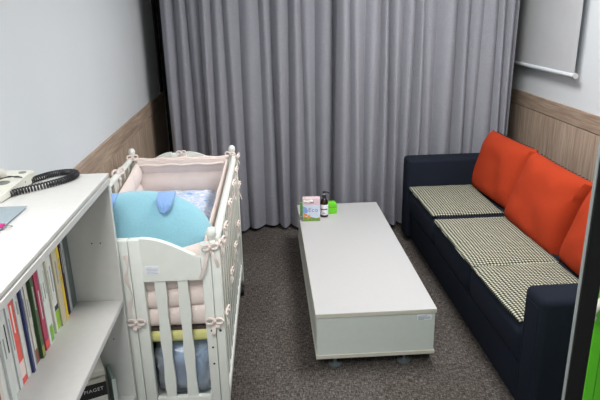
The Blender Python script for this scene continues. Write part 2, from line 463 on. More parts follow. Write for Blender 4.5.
bm = bmesh.new(); soft(bm, .035, D-.291, AW, L-AW, .04, .235, .012); obj('base', bm, M['navy'], t)
cuts = [AW+.002, (L-2*AW)/3+AW, 2*(L-2*AW)/3+AW, L-AW-.002]
for a, b in zip(cuts, cuts[1:]):
    bm = bmesh.new()
    box(bm, .008, D-.291, a+.001, b-.001, .24, .435, .055, 6)
    obj('seat_cushion', bm, M['navy'], t)
for x in (.06, D-.08):
    for y in (.06, L-.06):
        bm = bmesh.new(); cyl(bm, (x, y, 0), (x, y, .035), .022, .026); obj('leg', bm, M['dark'], t)

# checked seat pads
def seatpad(cx, cy, wx, wy, rz, label, seed, tilt=0):
    bm = bmesh.new()
    def fn(u, v):
        a, b = 2*u-1, 2*v-1
        k = max(0, 1-abs(a)**6)*max(0, 1-abs(b)**6)
        ql = (abs(math.sin(3*PI*max(abs(a), abs(b)))))**.5
        z = .006+.012*k**.5+.004*k*ql+.004*noise.noise(Vector((a*2+seed, b*2, 0)))
        e = .008*noise.noise(Vector((a*1.5, b*1.5, seed)))
        return (a*wx/2+e, b*wy/2+e, z), (a*wx/2+e, b*wy/2+e, 0)
    slab(bm, 30, 34, fn)
    t = thing('seat_pad', label, 'seat pad', (cx, cy, .4355), rz, 'checked seat pads on the sofa')
    obj('pad_cover', bm, M['check'], t)
    bm = bmesh.new()
    x, y = wx/2-.004, wy/2-.004
    q = [(x, y), (-x, y), (-x, -y), (x, -y), (x, y)]
    for p, r in zip(q, q[1:]):
        tube(bm, [(p[0]+(r[0]-p[0])*i/8+.008*noise.noise(Vector(((p[0]+(r[0]-p[0])*i/8)*2/wx*1.5, (p[1]+(r[1]-p[1])*i/8)*2/wy*1.5, seed))),
                   p[1]+(r[1]-p[1])*i/8, .005) for i in range(9)], .0045, 6)
    obj('piping', bm, M['check'], t)
    return t
seatpad(1.275, 3.775, .47, .63, .0, 'black and cream checked seat pad against the far sofa arm', 1)
seatpad(1.265, 3.045, .47, .69, .0, 'black and cream checked seat pad in the middle of the sofa', 2)
seatpad(1.268, 2.425, .46, .545, .03, 'black and cream checked seat pad beside the near sofa arm', 3)

# orange back cushions
def backcushion(y, w, h, label, seed, rz, lean=-.40, x=1.63, z=.61, roll=0):
    bm = pillow_bm(w, h, .20, 26, 3.2, .005, seed, .05)
    t = thing('back_cushion', label, 'cushion', (x, y, z), 0, 'orange back cushions on the sofa')
    t.rotation_euler = (Euler((lean, roll, 0)).to_matrix().to_4x4()).to_euler()
    t.matrix_world = Matrix.Translation((x, y, z)) @ Matrix.Rotation(-PI/2+rz, 4, 'Z') @ Matrix.Rotation(lean, 4, 'X') @ Matrix.Rotation(roll, 4, 'Y')
    obj('cushion_cover', bm, M['orange'], t)
    bm = bmesh.new()                                     # dark zip stitches on the upper back edge
    n = 60; pz = []
    for i in range(n):
        a = -w*.42+w*.84*i/(n-1); k = 1-.05*(1-(2*a/w)**2)*.6
        pz.append((a, .008+.004*math.sin(i*1.6), h/2*k+.001+.0035*math.sin(i*1.6)))
    tube(bm, pz, .0028, 6)
    obj('zip', bm, M['dark'], t)
    return t
backcushion(3.80, .64, .44, 'orange back cushion in the far corner of the sofa', 1, .06, -.27, 1.622, .632)
backcushion(3.125, .65, .455, 'orange back cushion in the middle of the sofa overlapping its neighbour', 5, .03, -.34, 1.605, .626, .02)
backcushion(2.465, .64, .46, 'orange back cushion nearest the black door frame', 9, .0, -.34, 1.63, .628)

# ------------------------------------------------------------------ coffee table
TW, TL, TZ, TB = .600, 1.645, .313, .058
t = table = thing('coffee_table', 'low white box coffee table on the dark carpet', 'coffee table', (.205, 2.512, 0), -.004)
obj('tabletop', B(0, TW, 0, TL, TZ-.022, TZ, .0012, 1), [M['white']], t, False)
bm = bmesh.new()
for q in ((0, TW, -.0006, .0004), (0, TW, TL-.0004, TL+.0006)): box(bm, q[0]+.001, q[1]-.001, q[2], q[3], TZ-.021, TZ-.001)
for q in ((-.0006, .0004), (TW-.0004, TW+.0006)): box(bm, q[0], q[1], .001, TL-.001, TZ-.021, TZ-.001)
obj('edge_band', bm, M['edge'], t, False)
obj('front_panel', B(.006, TW-.006, .006, .024, TB+.02, TZ-.0225), M['bodyw'], t, False)
obj('back_panel', B(.006, TW-.006, TL-.024, TL-.006, TB+.02, TZ-.0225), M['bodyw'], t, False)
obj('side_panel', B(.004, .022, .024, TL-.024, TB+.02, TZ-.0225), M['bodyw'], t, False)
obj('side_panel', B(TW-.022, TW-.004, .024, TL-.024, TB+.02, TZ-.0225), M['bodyw'], t, False)
obj('bottom_panel', B(0, TW, 0, TL, TB, TB+.0195, .001, 1), M['edge'], t, False)
for x in (.10, TW-.145):
    for y in (.042, TL-.06):
        bm = bmesh.new()
        lathe(bm, [(.034, 0), (.037, .003), (.036, .008), (.016, .013), (.010, .018), (.010, TB-.004), (.02, TB-.003), (.02, TB)], (x, y, 0), 28)
        obj('foot', bm, M['clearfoot'], t)
st = obj('sticker', B(TW-.095, TW-.022, .0045, .0062, TZ-.062, TZ-.032), M['sticker'], t, False)
bm = bmesh.new()
for i, w_ in enumerate((.045, .060, .060, .03)): box(bm, TW-.091, TW-.091+w_, .0038, .0048, TZ-.038-.0065*i-.002, TZ-.038-.0065*i)
obj('printed_lines', bm, M['ink'], st, False)

# carton, bottle and green box on the table
def onto(x, y): return (x, y, TZ+.0003)
t = thing('paper_carton', 'small pink and white carton with a flower meadow print on the table corner', 'carton', onto(.292, 3.825), -.06)
W2, H2, DP = .060, .165, .052
bm = bmesh.new(); box(bm, -W2, W2, -DP/2, DP/2, 0, H2, .001, 1); obj('carton_body', bm, plain('pale pink card', rgb(232, 205, 214), .6, .02), t, False)
y = -DP/2-.0006
bm = bmesh.new(); box(bm, -W2+.001, W2-.001, y, y+.001, .001, H2*.72); pr = obj('printed_front', bm, plain('pale sky print', rgb(214, 224, 242), .6, .03), t, False)
bm = bmesh.new()
prism(bm, [(-W2+.001, .001), (W2-.001, .001), (W2-.001, .026), (.03, .022), (0, .031), (-.03, .028), (-W2+.001, .036)], y-.0006, y+.0002); obj('meadow_print', bm, plain('meadow green print', rgb(122, 156, 74), .6, .25, 120), pr, False)
bm = bmesh.new()
for fx, fz, r in ((-.047, .05, .010), (-.036, .046, .008), (-.018, .037, .010), (-.026, .028, .007), (-.05, .034, .007)):
    prism(bm, [(fx+r*(1+.25*math.cos(5*a))*math.cos(a), fz+r*(1+.25*math.cos(5*a))*math.sin(a)) for a in [2*PI*i/30 for i in range(30)]], y-.001, y-.0002)
obj('flower_print', bm, plain('orange flower print', rgb(234, 158, 84), .6, .1), pr, False)
bm = bmesh.new(); prism(bm, [(-W2+.001, .06), (-.03, .062), (-.022, .075), (-.034, .1), (-W2+.001, .112)], y-.0006, y+.0002); obj('blue_print', bm, plain('soft blue print', rgb(140, 170, 226), .6, .1), pr, False)
bm = text_bm('Eco', .042, .0003)
for v in bm.verts: v.co = Vector((v.co.x+.012, y-.0006-v.co.z, v.co.y+.082))
obj('lettering', bm, plain('blue grey print', rgb(120, 134, 170), .6), pr, False)
bm = bmesh.new()
for i in range(3): box(bm, -.012+.004*i, .018, y-.0003+.0006, y+.0012, H2*.80+.007*i, H2*.80+.003+.007*i)
obj('small_print', bm, M['black'], t, False)
bm = bmesh.new()
def fl(u, v):
    a = -W2+.008+.065*u; zz = H2*.86+.035*v
    yy = -DP/2-.006+.012*v+.006*math.sin(u*7)*math.sin(v*4)
    return (a, yy, zz-.016*u*v+.004*math.sin(u*9)), (a, yy+.002, zz-.016*u*v+.004*math.sin(u*9))
slab(bm, 12, 8, fl); obj('tissue', bm, M['paper'], t)
t = thing('card_sleeve', 'green card standing behind the pink carton', 'card', onto(.262, 3.905), -.1)
obj('card', B(-.044, .02, -.003, .003, 0, .105, .001, 1), plain('leaf green card', rgb(110, 180, 90), .5), t, False)

t = thing('pump_bottle', 'dark amber pump bottle with a white label on the table', 'bottle', onto(.388, 3.885), -.2)
bm = bmesh.new(); lathe(bm, [(.024, 0), (.0275, .003), (.028, .01), (.028, .105), (.026, .118), (.018, .13), (.013, .135), (.013, .142)], seg=32); obj('bottle_body', bm, M['amber'], t)
bm = bmesh.new(); lathe(bm, [(.0283, .018), (.0287, .019), (.0287, .093), (.0283, .094)], seg=32); lb = obj('label', bm, M['sticker'], t)
bm = bmesh.new()
def arc(z0, z1, a0, a1, r):
    n = 14; f = []
    for i in range(n+1):
        a = a0+(a1-a0)*i/n; f.append([bm.verts.new((q*math.sin(a), -q*math.cos(a), z)) for q, z in ((r, z0), (r, z1), (r-.0008, z1), (r-.0008, z0))])
    for p, q in zip(f, f[1:]):
        for k in range(4): bm.faces.new((p[k], p[(k+1) % 4], q[(k+1) % 4], q[k]))
    bm.faces.new(f[0]); bm.faces.new(f[-1][::-1])
arc(.058, .065, -1.0, 1.0, .0293); arc(.030, .032, -.4, .4, .0293); arc(.036, .0375, -.3, .3, .0293)
obj('printed_lines', bm, M['black'], lb)
bm = bmesh.new(); lathe(bm, [(.015, .141), (.0155, .143), (.015, .156), (.006, .158), (.0055, .16)], seg=24); obj('collar', bm, M['dark'], t)
bm = bmesh.new(); lathe(bm, [(.004, .159), (.004, .176)], seg=12); obj('pump_stem', bm, plain('clear pump stem', rgb(200, 205, 210), .2), t)
bm = bmesh.new(); lathe(bm, [(.010, .176), (.0105, .178), (.0095, .186)], seg=20); tube(bm, [(-.004, 0, .182), (.016, -.002, .183), (.032, -.004, .182), (.037, -.005, .176)], .0045, 8); obj('pump_head', bm, M['dark'], t)
t = thing('plastic_box', 'small lime green plastic box beside the pump bottle', 'box', onto(.447, 3.955), .15)
bm = bmesh.new()
box(bm, -.035, .035, -.025, .025, 0, .047, .004, 3); obj('box_body', bm, M['greenbox'], t)
bm = bmesh.new(); box(bm, -.037, .037, -.027, .027, .0475, .085, .006, 3)
for v in bm.verts:
    if v.co.z > .06: v.co.x *= .86; v.co.x -= .002
obj('lid', bm, M['greenbox'], t)

# ------------------------------------------------------------------ bookshelf
KX0, KX1, KY0, KY1, KZ = XL+.001, -.556, .10, 2.000, 1.205
t = shelf = thing('bookcase', 'low off white bookcase along the left wall', 'bookcase', (KX0, KY0, 0))
KW, KL = KX1-KX0-.0145, KY1-KY0
t.location.x = KX0+.0145
obj('top_panel', B(0, KW+.002, 0, KL+.001, KZ-.013, KZ, .003, 3), M['shelf'], t, False)
obj('sub_top', B(.01, KW+.004, .002, KL-.001, KZ-.036, KZ-.0165, .001, 1), M['shelf'], t, False)
obj('back_panel', B(.001, .008, .018, KL-.018, .06, KZ-.037), M['shelf'], t, False)
for y in (0, KL-.018):
    e = obj('side_panel', B(.001, KW, y, y+.018, 0, KZ-.037, .001, 1), M['shelf'], t, False)
    if y:
        for zz in (.955, .56):
            for xx in (KW-.055, KW-.085):
                bm = bmesh.new(); cyl(bm, (xx, y-.0006, zz-.005), (xx, y+.002, zz-.005), .0028, seg=10); obj('peg_hole', bm, M['black'], e)
for z, n in ((.702, 'shelf_board'), (.28, 'shelf_board'), (.06, 'shelf_board')):
    b_ = obj(n, B(.009, KW-.004, .0185, KL-.0185, z, z+.018, .001, 1), M['shelf'], t, False)
    obj('edge_band', B(KW-.0038, KW-.0005, .0185, KL-.0185, z, z+.018), M['white'], b_, False)
obj('plinth', B(KW-.03, KW-.015, .0185, KL-.0185, 0, .059), M['shelf'], t, False)

# books on the middle shelf: name of look, spine colour, foot colour, thickness, height, lean, depth
bookmats = {}
def bmcol(c, r=.45):
    if c not in bookmats: bookmats[c] = plain('book cover %d %d %d' % c, rgb(*c), r, .05, 40)
    return bookmats[c]
def book(name, label, x, y, z, th, h, d, c, foot=None, tilt=0, rz=0, lines=True, group=None, ink=(90, 95, 105), band=None):
    """spine faces +x at x, near face at y; standing on z"""
    t = thing(name, label, 'book', (x, y, z), rz, group)
    t.rotation_euler = (tilt, 0, rz)
    bm = bmesh.new(); g = .0012
    box(bm, -d, 0, 0, g, 0, h); box(bm, -d, 0, th-g, th, 0, h); box(bm, -g, 0, g, th-g, 0, h, 0)
    obj('cover', bm, bmcol(c), t, False)
    obj('pages', B(-d+.004, -g-.0003, g, th-g, .002, h-.003), M['paper'], t, False)
    if lines and th > .012:
        rnd = random.Random(label); zt = h*rnd.uniform(.7, .88)
        obj('spine_print', B(-.0002, .0005, th*.38, th*.60, zt-rnd.uniform(.04, .11), zt), bmcol(ink, .6), t, False)
    if foot:
        obj('spine_band', B(-.0002, .0006, .0003, th-.0003, .004, foot[1]), bmcol(foot[0]), t, False)
    if band:
        obj('spine_band', B(-.0002, .0006, .0003, th-.0003, band[1], band[2]), bmcol(band[0]), t, False)
    return t
WH = (226, 230, 228)
specs = [ # from the far end towards the camera
 ('grey green book against the bookcase end panel', (112, 124, 122), None, .036, .285),
 ('pale grey folder next to the grey green book', (186, 192, 194), None, .014, .280),
 ('dark violet thin book near the far end of the shelf', (58, 44, 78), None, .009, .29),
 ('orange red thin book beside the dark violet one', (222, 84, 52), None, .010, .292),
 ('bright yellow book near the far end of the shelf', (240, 208, 60), None, .013, .295),
 ('thick beige book with a photo cover beside the yellow one', (204, 194, 168), None, .027, .282),
 ('white book with a lime green foot and dark blue mark', WH, ((150, 196, 60), .07), .020, .276),
 ('slim cream book left of the lime footed one', (222, 220, 206), None, .009, .286),
 ('white book with a pale green foot', (232, 236, 232), ((176, 206, 120), .035), .014, .282),
 ('slim white magazine between two green footed books', (214, 222, 218), None, .009, .288),
 ('white book with a green foot beside the crimson book', (222, 230, 224), ((120, 176, 70), .06), .015, .28),
 ('slim white book touching the crimson book', WH, None, .009, .29),
 ('crimson book with an orange red foot', (178, 52, 92), ((226, 84, 84), .03), .019, .292),
 ('light green slim book left of the crimson book', (164, 190, 140), None, .008, .276),
 ('white slim book between two green ones', (236, 238, 232), None, .011, .29),
 ('dark green book with paler print', (66, 92, 60), ((146, 156, 80), .04), .018, .288),
 ('olive green book beside the dark green one', (88, 112, 70), None, .013, .284),
 ('white book with a brown foot', (214, 212, 204), ((142, 84, 76), .05), .017, .278),
 ('mauve grey book left of the brown footed one', (158, 140, 140), None, .010, .286),
 ('grey white book right of the navy one', (206, 210, 212), None, .014, .282),
 ('navy blue slim book', (38, 50, 104), None, .011, .292),
 ('white book between the navy and coral books', WH, None, .014, .284),
 ('coral red book with a white patch near its foot', (240, 96, 84), None, .017, .29),
 ('pale grey book left of the coral one', (216, 220, 222), None, .013, .280),
 ('white book with tall black lettering', (228, 232, 230), None, .020, .29),
 ('slim grey book between white ones at the near end', (178, 184, 186), None, .009, .28),
 ('white book with small grey print at the near end', (222, 228, 226), None, .018, .286),
 ('thick white volume at the near end of the row', (232, 234, 232), None, .025, .292),
 ('cream book beyond the thick white volume', (220, 218, 208), None, .016, .284),
 ('reddish brown slim book at the near end', (150, 80, 70), None, .010, .288),
 ('off white book beside the reddish brown one', (224, 226, 220), None, .018, .29),
 ('pale blue book close to the camera end', (180, 200, 214), None, .014, .284),
 ('white book closest to the camera', (230, 230, 226), None, .020, .29),
]
y = KY1-.021
rb = random.Random(5)
for i, (lab, c, foot, th, h) in enumerate(specs):
    th *= 1.5 if i < 13 else 1.05 if i < 21 else 1.9 if i < 23 else 1.4
    y -= th+.0012
    spx = -.727+rb.uniform(-.006, .008)
    band = None; ink = (150, 154, 156)
    if 'dark blue mark' in lab: band = ((40, 50, 90), .072, .09)
    if 'coral' in lab and 'white patch' in lab: band = ((244, 226, 220), .02, .07); ink = (250, 240, 236)
    if 'tall black' in lab: ink = (20, 20, 22)
    if sum(c) < 330: ink = (214, 214, 210)
    book('book', lab, spx, y, .7205, th, h, .132+rb.uniform(-.004, .004)+(spx+.727), c, foot, 0, 0, True, 'books standing on the middle shelf', ink, band)

# lower compartment: a flat stack and a clear folder
def flatbook(label, off, z0, th, c, d=.10, txt=None, rz=0.):
    rz -= math.radians(66)
    t = thing('book', label, 'book', (-.722-off*.5, 1.812+off*.8, z0), rz, 'books lying flat on the lower shelf')
    hl = .11; g = .0018
    bm = bmesh.new(); box(bm, -d, 0, -hl, hl, 0, g); box(bm, -d, 0, -hl, hl, th-g, th); box(bm, -g, 0, -hl, hl, g, th-g)
    obj('cover', bm, bmcol(c, .4), t, False)
    obj('pages', B(-d+.004, -g-.0002, -hl+.003, hl-.003, g, th-g), M['paper'], t, False)
    if txt:
        bm = text_bm(txt, .0195, .0003, 0)
        for v in bm.verts: v.co = Vector((.0004+v.co.z, v.co.x*1.0+.064, v.co.y+th/2+.004))
        obj('lettering', bm, bmcol((214, 214, 210), .5), t, False)
    return t
z = .2985
for lab, th, c, off, txt in (
    ('thick cream volume at the bottom of the lower stack', .066, (206, 202, 190), .004, None),
    ('white volume under the black book', .034, (232, 232, 226), .006, None),
    ('thick black book with pale capital letters on its spine', .056, (20, 20, 22), 0, 'PIAGET'),
    ('cream paperback lying on the black book', .018, (216, 212, 198), .004, None),
    ('pale grey book lying near the top of the lower stack', .012, (190, 190, 182), .012, None),
    ('white booklet on top of the lower stack', .018, (228, 226, 216), -.002, None)):
    flatbook(lab, off, z, th, c, txt=txt, rz=random.uniform(-.02, .02)); z += th+.0008
t = thing('document_folder', 'grey green translucent folder standing beside the flat book stack', 'folder', (-.604, 1.868, .2985), math.radians(26))
obj('folder_cover', B(0, .012, 0, .11, 0, .155, .002, 1), plain('grey green translucent plastic', rgb(132, 152, 146), .2, .06), t, False)
obj('folder_edge', B(-.001, .013, -.004, -.0003, 0, .156, .001, 1), plain('pale plastic edge', rgb(190, 204, 198), .2), t, False)

# ------------------------------------------------------------------ telephone, notebook
ZS = KZ+.0005
t = thing('telephone', 'ivory desk telephone with a black coiled cord on the bookcase', 'telephone', (-.836, 1.80, ZS), -.10)
bm = bmesh.new()
prism(bm, [(-.10, 0), (.12, 0), (.132, .010), (.13, .040), (.08, .038), (-.10, .026)], -.046, .052, 'yz')
bmesh.ops.bevel(bm, geom=[e for e in bm.edges], offset=.005, segments=3, affect='EDGES')
bd = obj('phone_body', bm, M['phone'], t)
bm = bmesh.new(); cyl(bm, (.022, .102, .036), (.022, .102, .0405), .012, seg=24)
obj('dial_button', bm, M['phonegrey'], bd)
for i in range(3):
    bm = bmesh.new(); box(bm, .032-.024*i, .020-.024*i, .052, .060, .0345, .0385, .0015, 2); obj('button', bm, M['phonegrey'], bd)
bm = bmesh.new(); cyl(bm, (.008, .005, .030), (.008, .005, .0345), .020, seg=28); obj('earpiece_rest', bm, M['phonegrey'], bd)
bm = bmesh.new(); tube(bm, [(-.025, .055, .048), (-.018, .03, .058), (-.014, -.02, .06), (-.012, -.06, .056), (-.008, -.085, .046)], lambda s: .013 if .15 < s < .85 else .018, 14)
obj('handset', bm, M['phone'], t)
# coiled cord: helix along a path
def pth(P, s):
    n = len(P)-1; f = min(s*n, n-1e-6); i = int(f); u = f-i
    p0, p1, p2, p3 = P[max(i-1, 0)], P[i], P[i+1], P[min(i+2, n)]
    return 0.5*((2*p1)+(-p0+p2)*u+(2*p0-5*p1+4*p2-p3)*u*u+(-p0+3*p1-3*p2+p3)*u**3)
CW = [(-.802, 1.868), (-.775, 1.905), (-.746, 1.955), (-.712, 1.983), (-.678, 1.986), (-.655, 1.968), (-.651, 1.935), (-.668, 1.892), (-.705, 1.845), (-.752, 1.80), (-.793, 1.757), (-.834, 1.712), (-.86, 1.66)]
tm = (Matrix.Translation((-.836, 1.80, ZS)) @ Matrix.Rotation(-.10, 4, 'Z')).inverted()
CP = [tm @ Vector((x, y_, ZS+.0118)) for x, y_ in CW]
pts = []
turns = 78; per = 9
for k in range(turns*per+1):
    s = k/(turns*per); c = pth(CP, s); tn = (pth(CP, min(s+.002, 1))-pth(CP, max(s-.002, 0))).normalized()
    n = Vector((0, 0, 1)); b = tn.cross(n).normalized(); a = 2*PI*k/per
    pts.append(c+.0088*(math.cos(a)*n+math.sin(a)*b))
bm = bmesh.new(); tube(bm, pts, .0028, 6)
tube(bm, [(.0, -.02, .05), (.02, .03, .047), (.045, .05, .038), (.052, .055, .02), tuple(pts[0])], .0018, 6)
obj('coiled_cord', bm, M['dark'], t)
t = thing('plastic_file', 'slate blue plastic file with a magenta clip on the bookcase', 'file folder', (-.702, 1.640, ZS), 0)
bm = bmesh.new(); box(bm, -.185, 0, -.30, 0, 0, .006, .001, 1); obj('file_cover', bm, M['slate'], t, False)
obj('clear_sleeve', B(-.183, .004, -.302, .003, .0065, .0075), M['clear'], t, False)
bm = bmesh.new(); box(bm, -.012, .008, -.178, -.156, .0078, .014, .0015, 2); box(bm, -.035, -.0125, -.174, -.162, .0078, .011, .001, 2); cl = obj('magenta_clip', bm, M['magenta'], t)
bm = bmesh.new(); tube(bm, [(.004, -.174, .010), (.026, -.175, .009), (.030, -.169, .009), (.026, -.164, .009), (.004, -.164, .010)], .0012, 6); obj('wire_loop', bm, M['chrome'], cl)

# ------------------------------------------------------------------ crib
CX, CY, CR = -.503, 2.705, -.010
SH = -.018                                      # the hinge between the two end halves sits a little off centre
t = crib = thing('baby_crib', 'white wooden baby crib with slatted sides beside the left wall', 'crib', (CX, CY, 0), CR)
HW, HL = .335, .68
def wavy(x0, x1, z0, z1, amp=.0019, n=26, ph=0):
    L_ = [(x0+amp*math.sin(ph+i/n*5.2*PI), z0+(z1-z0)*i/n) for i in range(n+1)]
    R_ = [(x1+amp*math.sin(ph+i/n*5.2*PI+PI), z0+(z1-z0)*i/n) for i in range(n+1)]
    return L_+R_[::-1]
def sh(x): return SH*max(0, 1-(x-.044)/.2) if x > .044 else SH
for s in (-1, 1):
    y0, y1 = (s*HL, s*(HL-.022)); ya, yb = min(y0, y1), max(y0, y1)
    yp, yq = min(s*HL, s*(HL-.034)), max(s*HL, s*(HL-.034))
    for q in (-1, 1):                                   # each end is two hinged halves
        bm = bmesh.new()
        bm2 = [(.044, .768)]+[(.245, .768)]
        n = 18
        top = []
        for i in range(n+1):
            u = i/n; x = .245-(.245-.044)*u
            top.append((x, .856+.086*math.sin(PI/2*u)**1.15))
        pts_ = [(q*px+sh(px), pz) for px, pz in bm2+top]
        prism(bm, pts_, ya+.002*s, yb-.002*s if s > 0 else yb, 'xz')
        hb = obj('end_panel', bm, M['crib'], t, True, 30)
        if s < 0 and q > 0:
            st = obj('sticker', B(.036, .090, y0-.0032+.0004, y0-.0015, .797, .834), M['sticker'], hb, False)
            bm = bmesh.new()
            for i, w_ in enumerate((.02, .044, .044, .036, .044)): box(bm, .041, .041+w_, y0-.0038, y0-.0026, .828-.006*i-.0016, .826-.006*i)
            obj('printed_lines', bm, M['ink'], st, False)
        for a, b in ((.080, .120), (.158, .198)):
            bm = bmesh.new(); aa, bb = sorted((q*a+sh(a), q*b+sh(a))); prism(bm, wavy(aa, bb, .245, .768, ph=a*30), ya+.003, yb-.003, 'xz')
            obj('slat', bm, M['crib'], t, True, 30)
        aa, bb = sorted((q*.046+SH, q*.245)); obj('end_rail', B(aa, bb, ya+.001, yb-.001, .205, .245, .003, 2), M['crib'], t, True, 30)
        # centre post of this half and outer post
        aa, bb = sorted((q*.001+SH, q*.044+SH)); obj('center_post', B(aa, bb, yp, yq, .10, .937, .003, 2), M['crib'], t, True, 30)
        aa, bb = sorted((q*.2455, q*.2825)); p = obj('corner_post', B(aa, bb, yp, yq, .10, .910, .003, 2), M['crib'], t, True, 30)
        if s < 0:
            for zz in (.545, .47, .395):
                bm = bmesh.new(); cyl(bm, (q*.266, y0-.0012, zz), (q*.266, y0+.002, zz), .0042, seg=14); obj('bolt_hole', bm, M['black'], p)
        aa, bb = sorted((q*.284, q*.318)); p = obj('side_post', B(aa, bb, yp, yq, .10, .908, .004, 2), M['crib'], t, True, 30)
        if s < 0:
            bm = bmesh.new(); cyl(bm, (q*.300, y0-.0015, .545), (q*.300, y0+.002, .545), .0055, seg=14); obj('bolt', bm, M['chrome'], p)
        bm = bmesh.new(); lathe(bm, [(.012, .909), (.013, .915), (.008, .921), (.009, .925), (.0165, .935), (.020, .948), (.0185, .960), (.012, .970), (.004, .9735)], (q*.290, (yp+yq)/2, 0), 24)
        obj('knob', bm, M['crib'], t)
        x_, yy = q*.29, (yp+yq)/2
        cs = bmesh.new(); cyl(cs, (x_+.006, yy+.014*0-.006, .03), (x_+.026, yy-.006, .03), .03, seg=24); c_ = obj('caster_wheel', cs, M['dark'], t)
        cs = bmesh.new(); box(cs, x_-.0, x_+.030, yy-.014, yy+.010, .055, .066, .002, 1); cyl(cs, (x_+.014, yy, .06), (x_, yy, .102), .007, seg=10); box(cs, x_+.0, x_+.005, yy-.014, yy+.004, .028, .062); obj('caster_fork', cs, M['dark'], c_)
for q in (-1, 1):                                       # side frames
    bm = bmesh.new(); cyl(bm, (q*.301, -HL+.034, .905), (q*.301, HL-.034, .905), .0165, seg=20); obj('side_rail', bm, M['crib'], t)
    obj('side_rail', B(min(q*.289, q*.313), max(q*.289, q*.313), -HL+.035, HL-.035, .17, .215, .003, 2), M['crib'], t, True, 30)
    n = 12
    for i in range(n):
        yc = -HL+.035+(2*HL-.07)*(i+.7)/(n+.4)
        bm = bmesh.new(); prism(bm, wavy(yc-.021, yc+.021, .215, .893, .003, 26, i), q*.301-.006, q*.301+.006, 'yz'); obj('slat', bm, M['crib'], t, True, 30)
obj('base_board', B(-.285, .285, -HL+.035, HL-.035, .17, .188), M['crib'], t, False)
obj('mattress_board', B(-.28, .28, -HL+.16, HL-.16, .456, .470), M['crib'], t, False)

def inC(x, y, z): return Matrix.Translation((CX, CY, 0)) @ Matrix.Rotation(CR, 4, 'Z') @ Vector((x, y, z))
def cth(name, label, cat, x, y, z, group=None, rz=0):
    p = inC(x, y, z); return thing(name, label, cat, p, CR+rz, group)
# mattress
t = cth('crib_mattress', 'yellow edged mattress inside the white crib', 'mattress', 0, 0, .4705)
obj('mattress_body', B(-.276, .276, -.635, .635, 0, .052, .02, 5), M['yellow'], t)
t = cth('fleece_blanket', 'dark brown fleece blanket spread over the crib mattress', 'blanket', 0, 0, .523)
bm = bmesh.new()
def fb(u, v):
    x, y = -.270+.54*u, -.625+1.25*v; z = .012+.006*noise.noise(Vector((x*12, y*12, 1)))
    return (x, y, z), (x, y, 0)
slab(bm, 24, 50, fb); obj('blanket_cloth', bm, M['brown'], t)
# bumper: four quilted sides with ribbons
t = bump_ = cth('crib_bumper', 'pale pink quilted crib bumper tied inside the crib with ribbons', 'crib bumper', 0, 0, 0)
def side_pad(p0, p1, inn, z0, z1, rolls, tufts, sag=0., label='bumper_side', th=.032):
    p0, p1, inn = Vector(p0), Vector(p1), Vector(inn)
    bm = bmesh.new()
    def fn(u, v):
        p = p0.lerp(p1, u); z = z0+(z1-z0)*v-sag*math.sin(PI*u)*(v)
        r = abs(math.sin(PI*rolls*v))**.45
        tf = 1-.35*(1-abs(math.sin(PI*tufts*u))**.3) if tufts else 1
        e = min(1, u/.02, (1-u)/.02)
        h = (.004+th*r*tf)*(.3+.7*e)+.003*noise.noise(Vector((u*9, v*5, z0)))
        a = p+inn*h; b = p-inn*(h*.5-.002)
        return (a.x, a.y, z), (b.x, b.y, z)
    slab(bm, 90, 36, fn)
    return obj(label, bm, M['pink'], t)
zb0, zb1 = .550, .912
X_, Y_ = .262, .632
side_pad((-X_, Y_, 0), (X_, Y_, 0), (0, -1, 0), zb0, zb1, 2.6, 0, th=.026)
side_pad((X_, -Y_, 0), (-X_, -Y_, 0), (0, 1, 0), zb0, .905, 4.0, 6, .05)
side_pad((X_, Y_, 0), (X_, -Y_, 0), (-1, 0, 0), zb0, .905, 3.0, 6, .0, th=.012)
side_pad((-X_, -Y_, 0), (-X_, Y_, 0), (1, 0, 0), zb0, .90, 3.0, 6, .05, th=.03)
# rolled top piping on the back
bm = bmesh.new()
tube(bm, [(-X_-.01+(2*X_+.02)*i/30, Y_-.01, .914+.003*math.sin(i*.9)) for i in range(31)], .009, 10)
tube(bm, [(-X_+.02+(2*X_-.04)*i/30, Y_-.036, .884+.003*math.sin(i*.7)) for i in range(31)], .007, 8)
obj('piping', bm, M['pink'], t)
def bow(x, y, z, out, up_tail=1., s=1., seed=0, tails=(.10, .08)):
    """ribbon tied round a rail; out = horizontal direction the bow faces"""
    rnd = random.Random(seed); out = Vector(out).normalized(); side = out.cross(Vector((0, 0, 1))).normalized()
    c = Vector((x, y, z)); bm = bmesh.new()
    for k in (-1, 1):
        pts = []
        for i in range(11):
            a = PI*2*i/10
            pts.append(c+side*k*s*.026*(1-math.cos(a))*.5*(1.2)+Vector((0, 0, s*.011*math.sin(a)))+out*(.006+.004*math.sin(a/2)))
        strip(bm, pts, out*.004+Vector((0, 0, .002))+side*.0, .0022) if False else tube(bm, pts, .0035*s+.001, 6)
        ln = tails[0 if k < 0 else 1]*rnd.uniform(.8, 1.2)
        dx = rnd.uniform(.1, .5)
        pts = [c+out*.006+side*k*ln*dx*(i/6)+Vector((0, 0, -ln*(i/6)))+out*.004*math.sin(i*1.3+seed) for i in range(7)]
        strip(bm, pts, (side+Vector((0, 0, .15*k)))*.013*s, .0018)
    bmesh.ops.create_icosphere(bm, subdivisions=2, radius=.0085*s, matrix=Matrix.Translation(c+out*.006))
    return obj('ribbon_bow', bm, M['pink'], bump_)
yf = -HL-.006
bow(SH, yf, .605, (0, -1, 0), seed=1, s=1.15, tails=(.03, .035))
bow(.282, yf, .595, (0, -1, 0), seed=2, s=1.1, tails=(.03, .08))
bow(.282, yf, .905, (.3, -1, 0), seed=3, s=1.0, tails=(.10, .13))
bow(.318, -HL+.03, .91, (1, -.3, 0), seed=4, s=1.1, tails=(.11, .08))
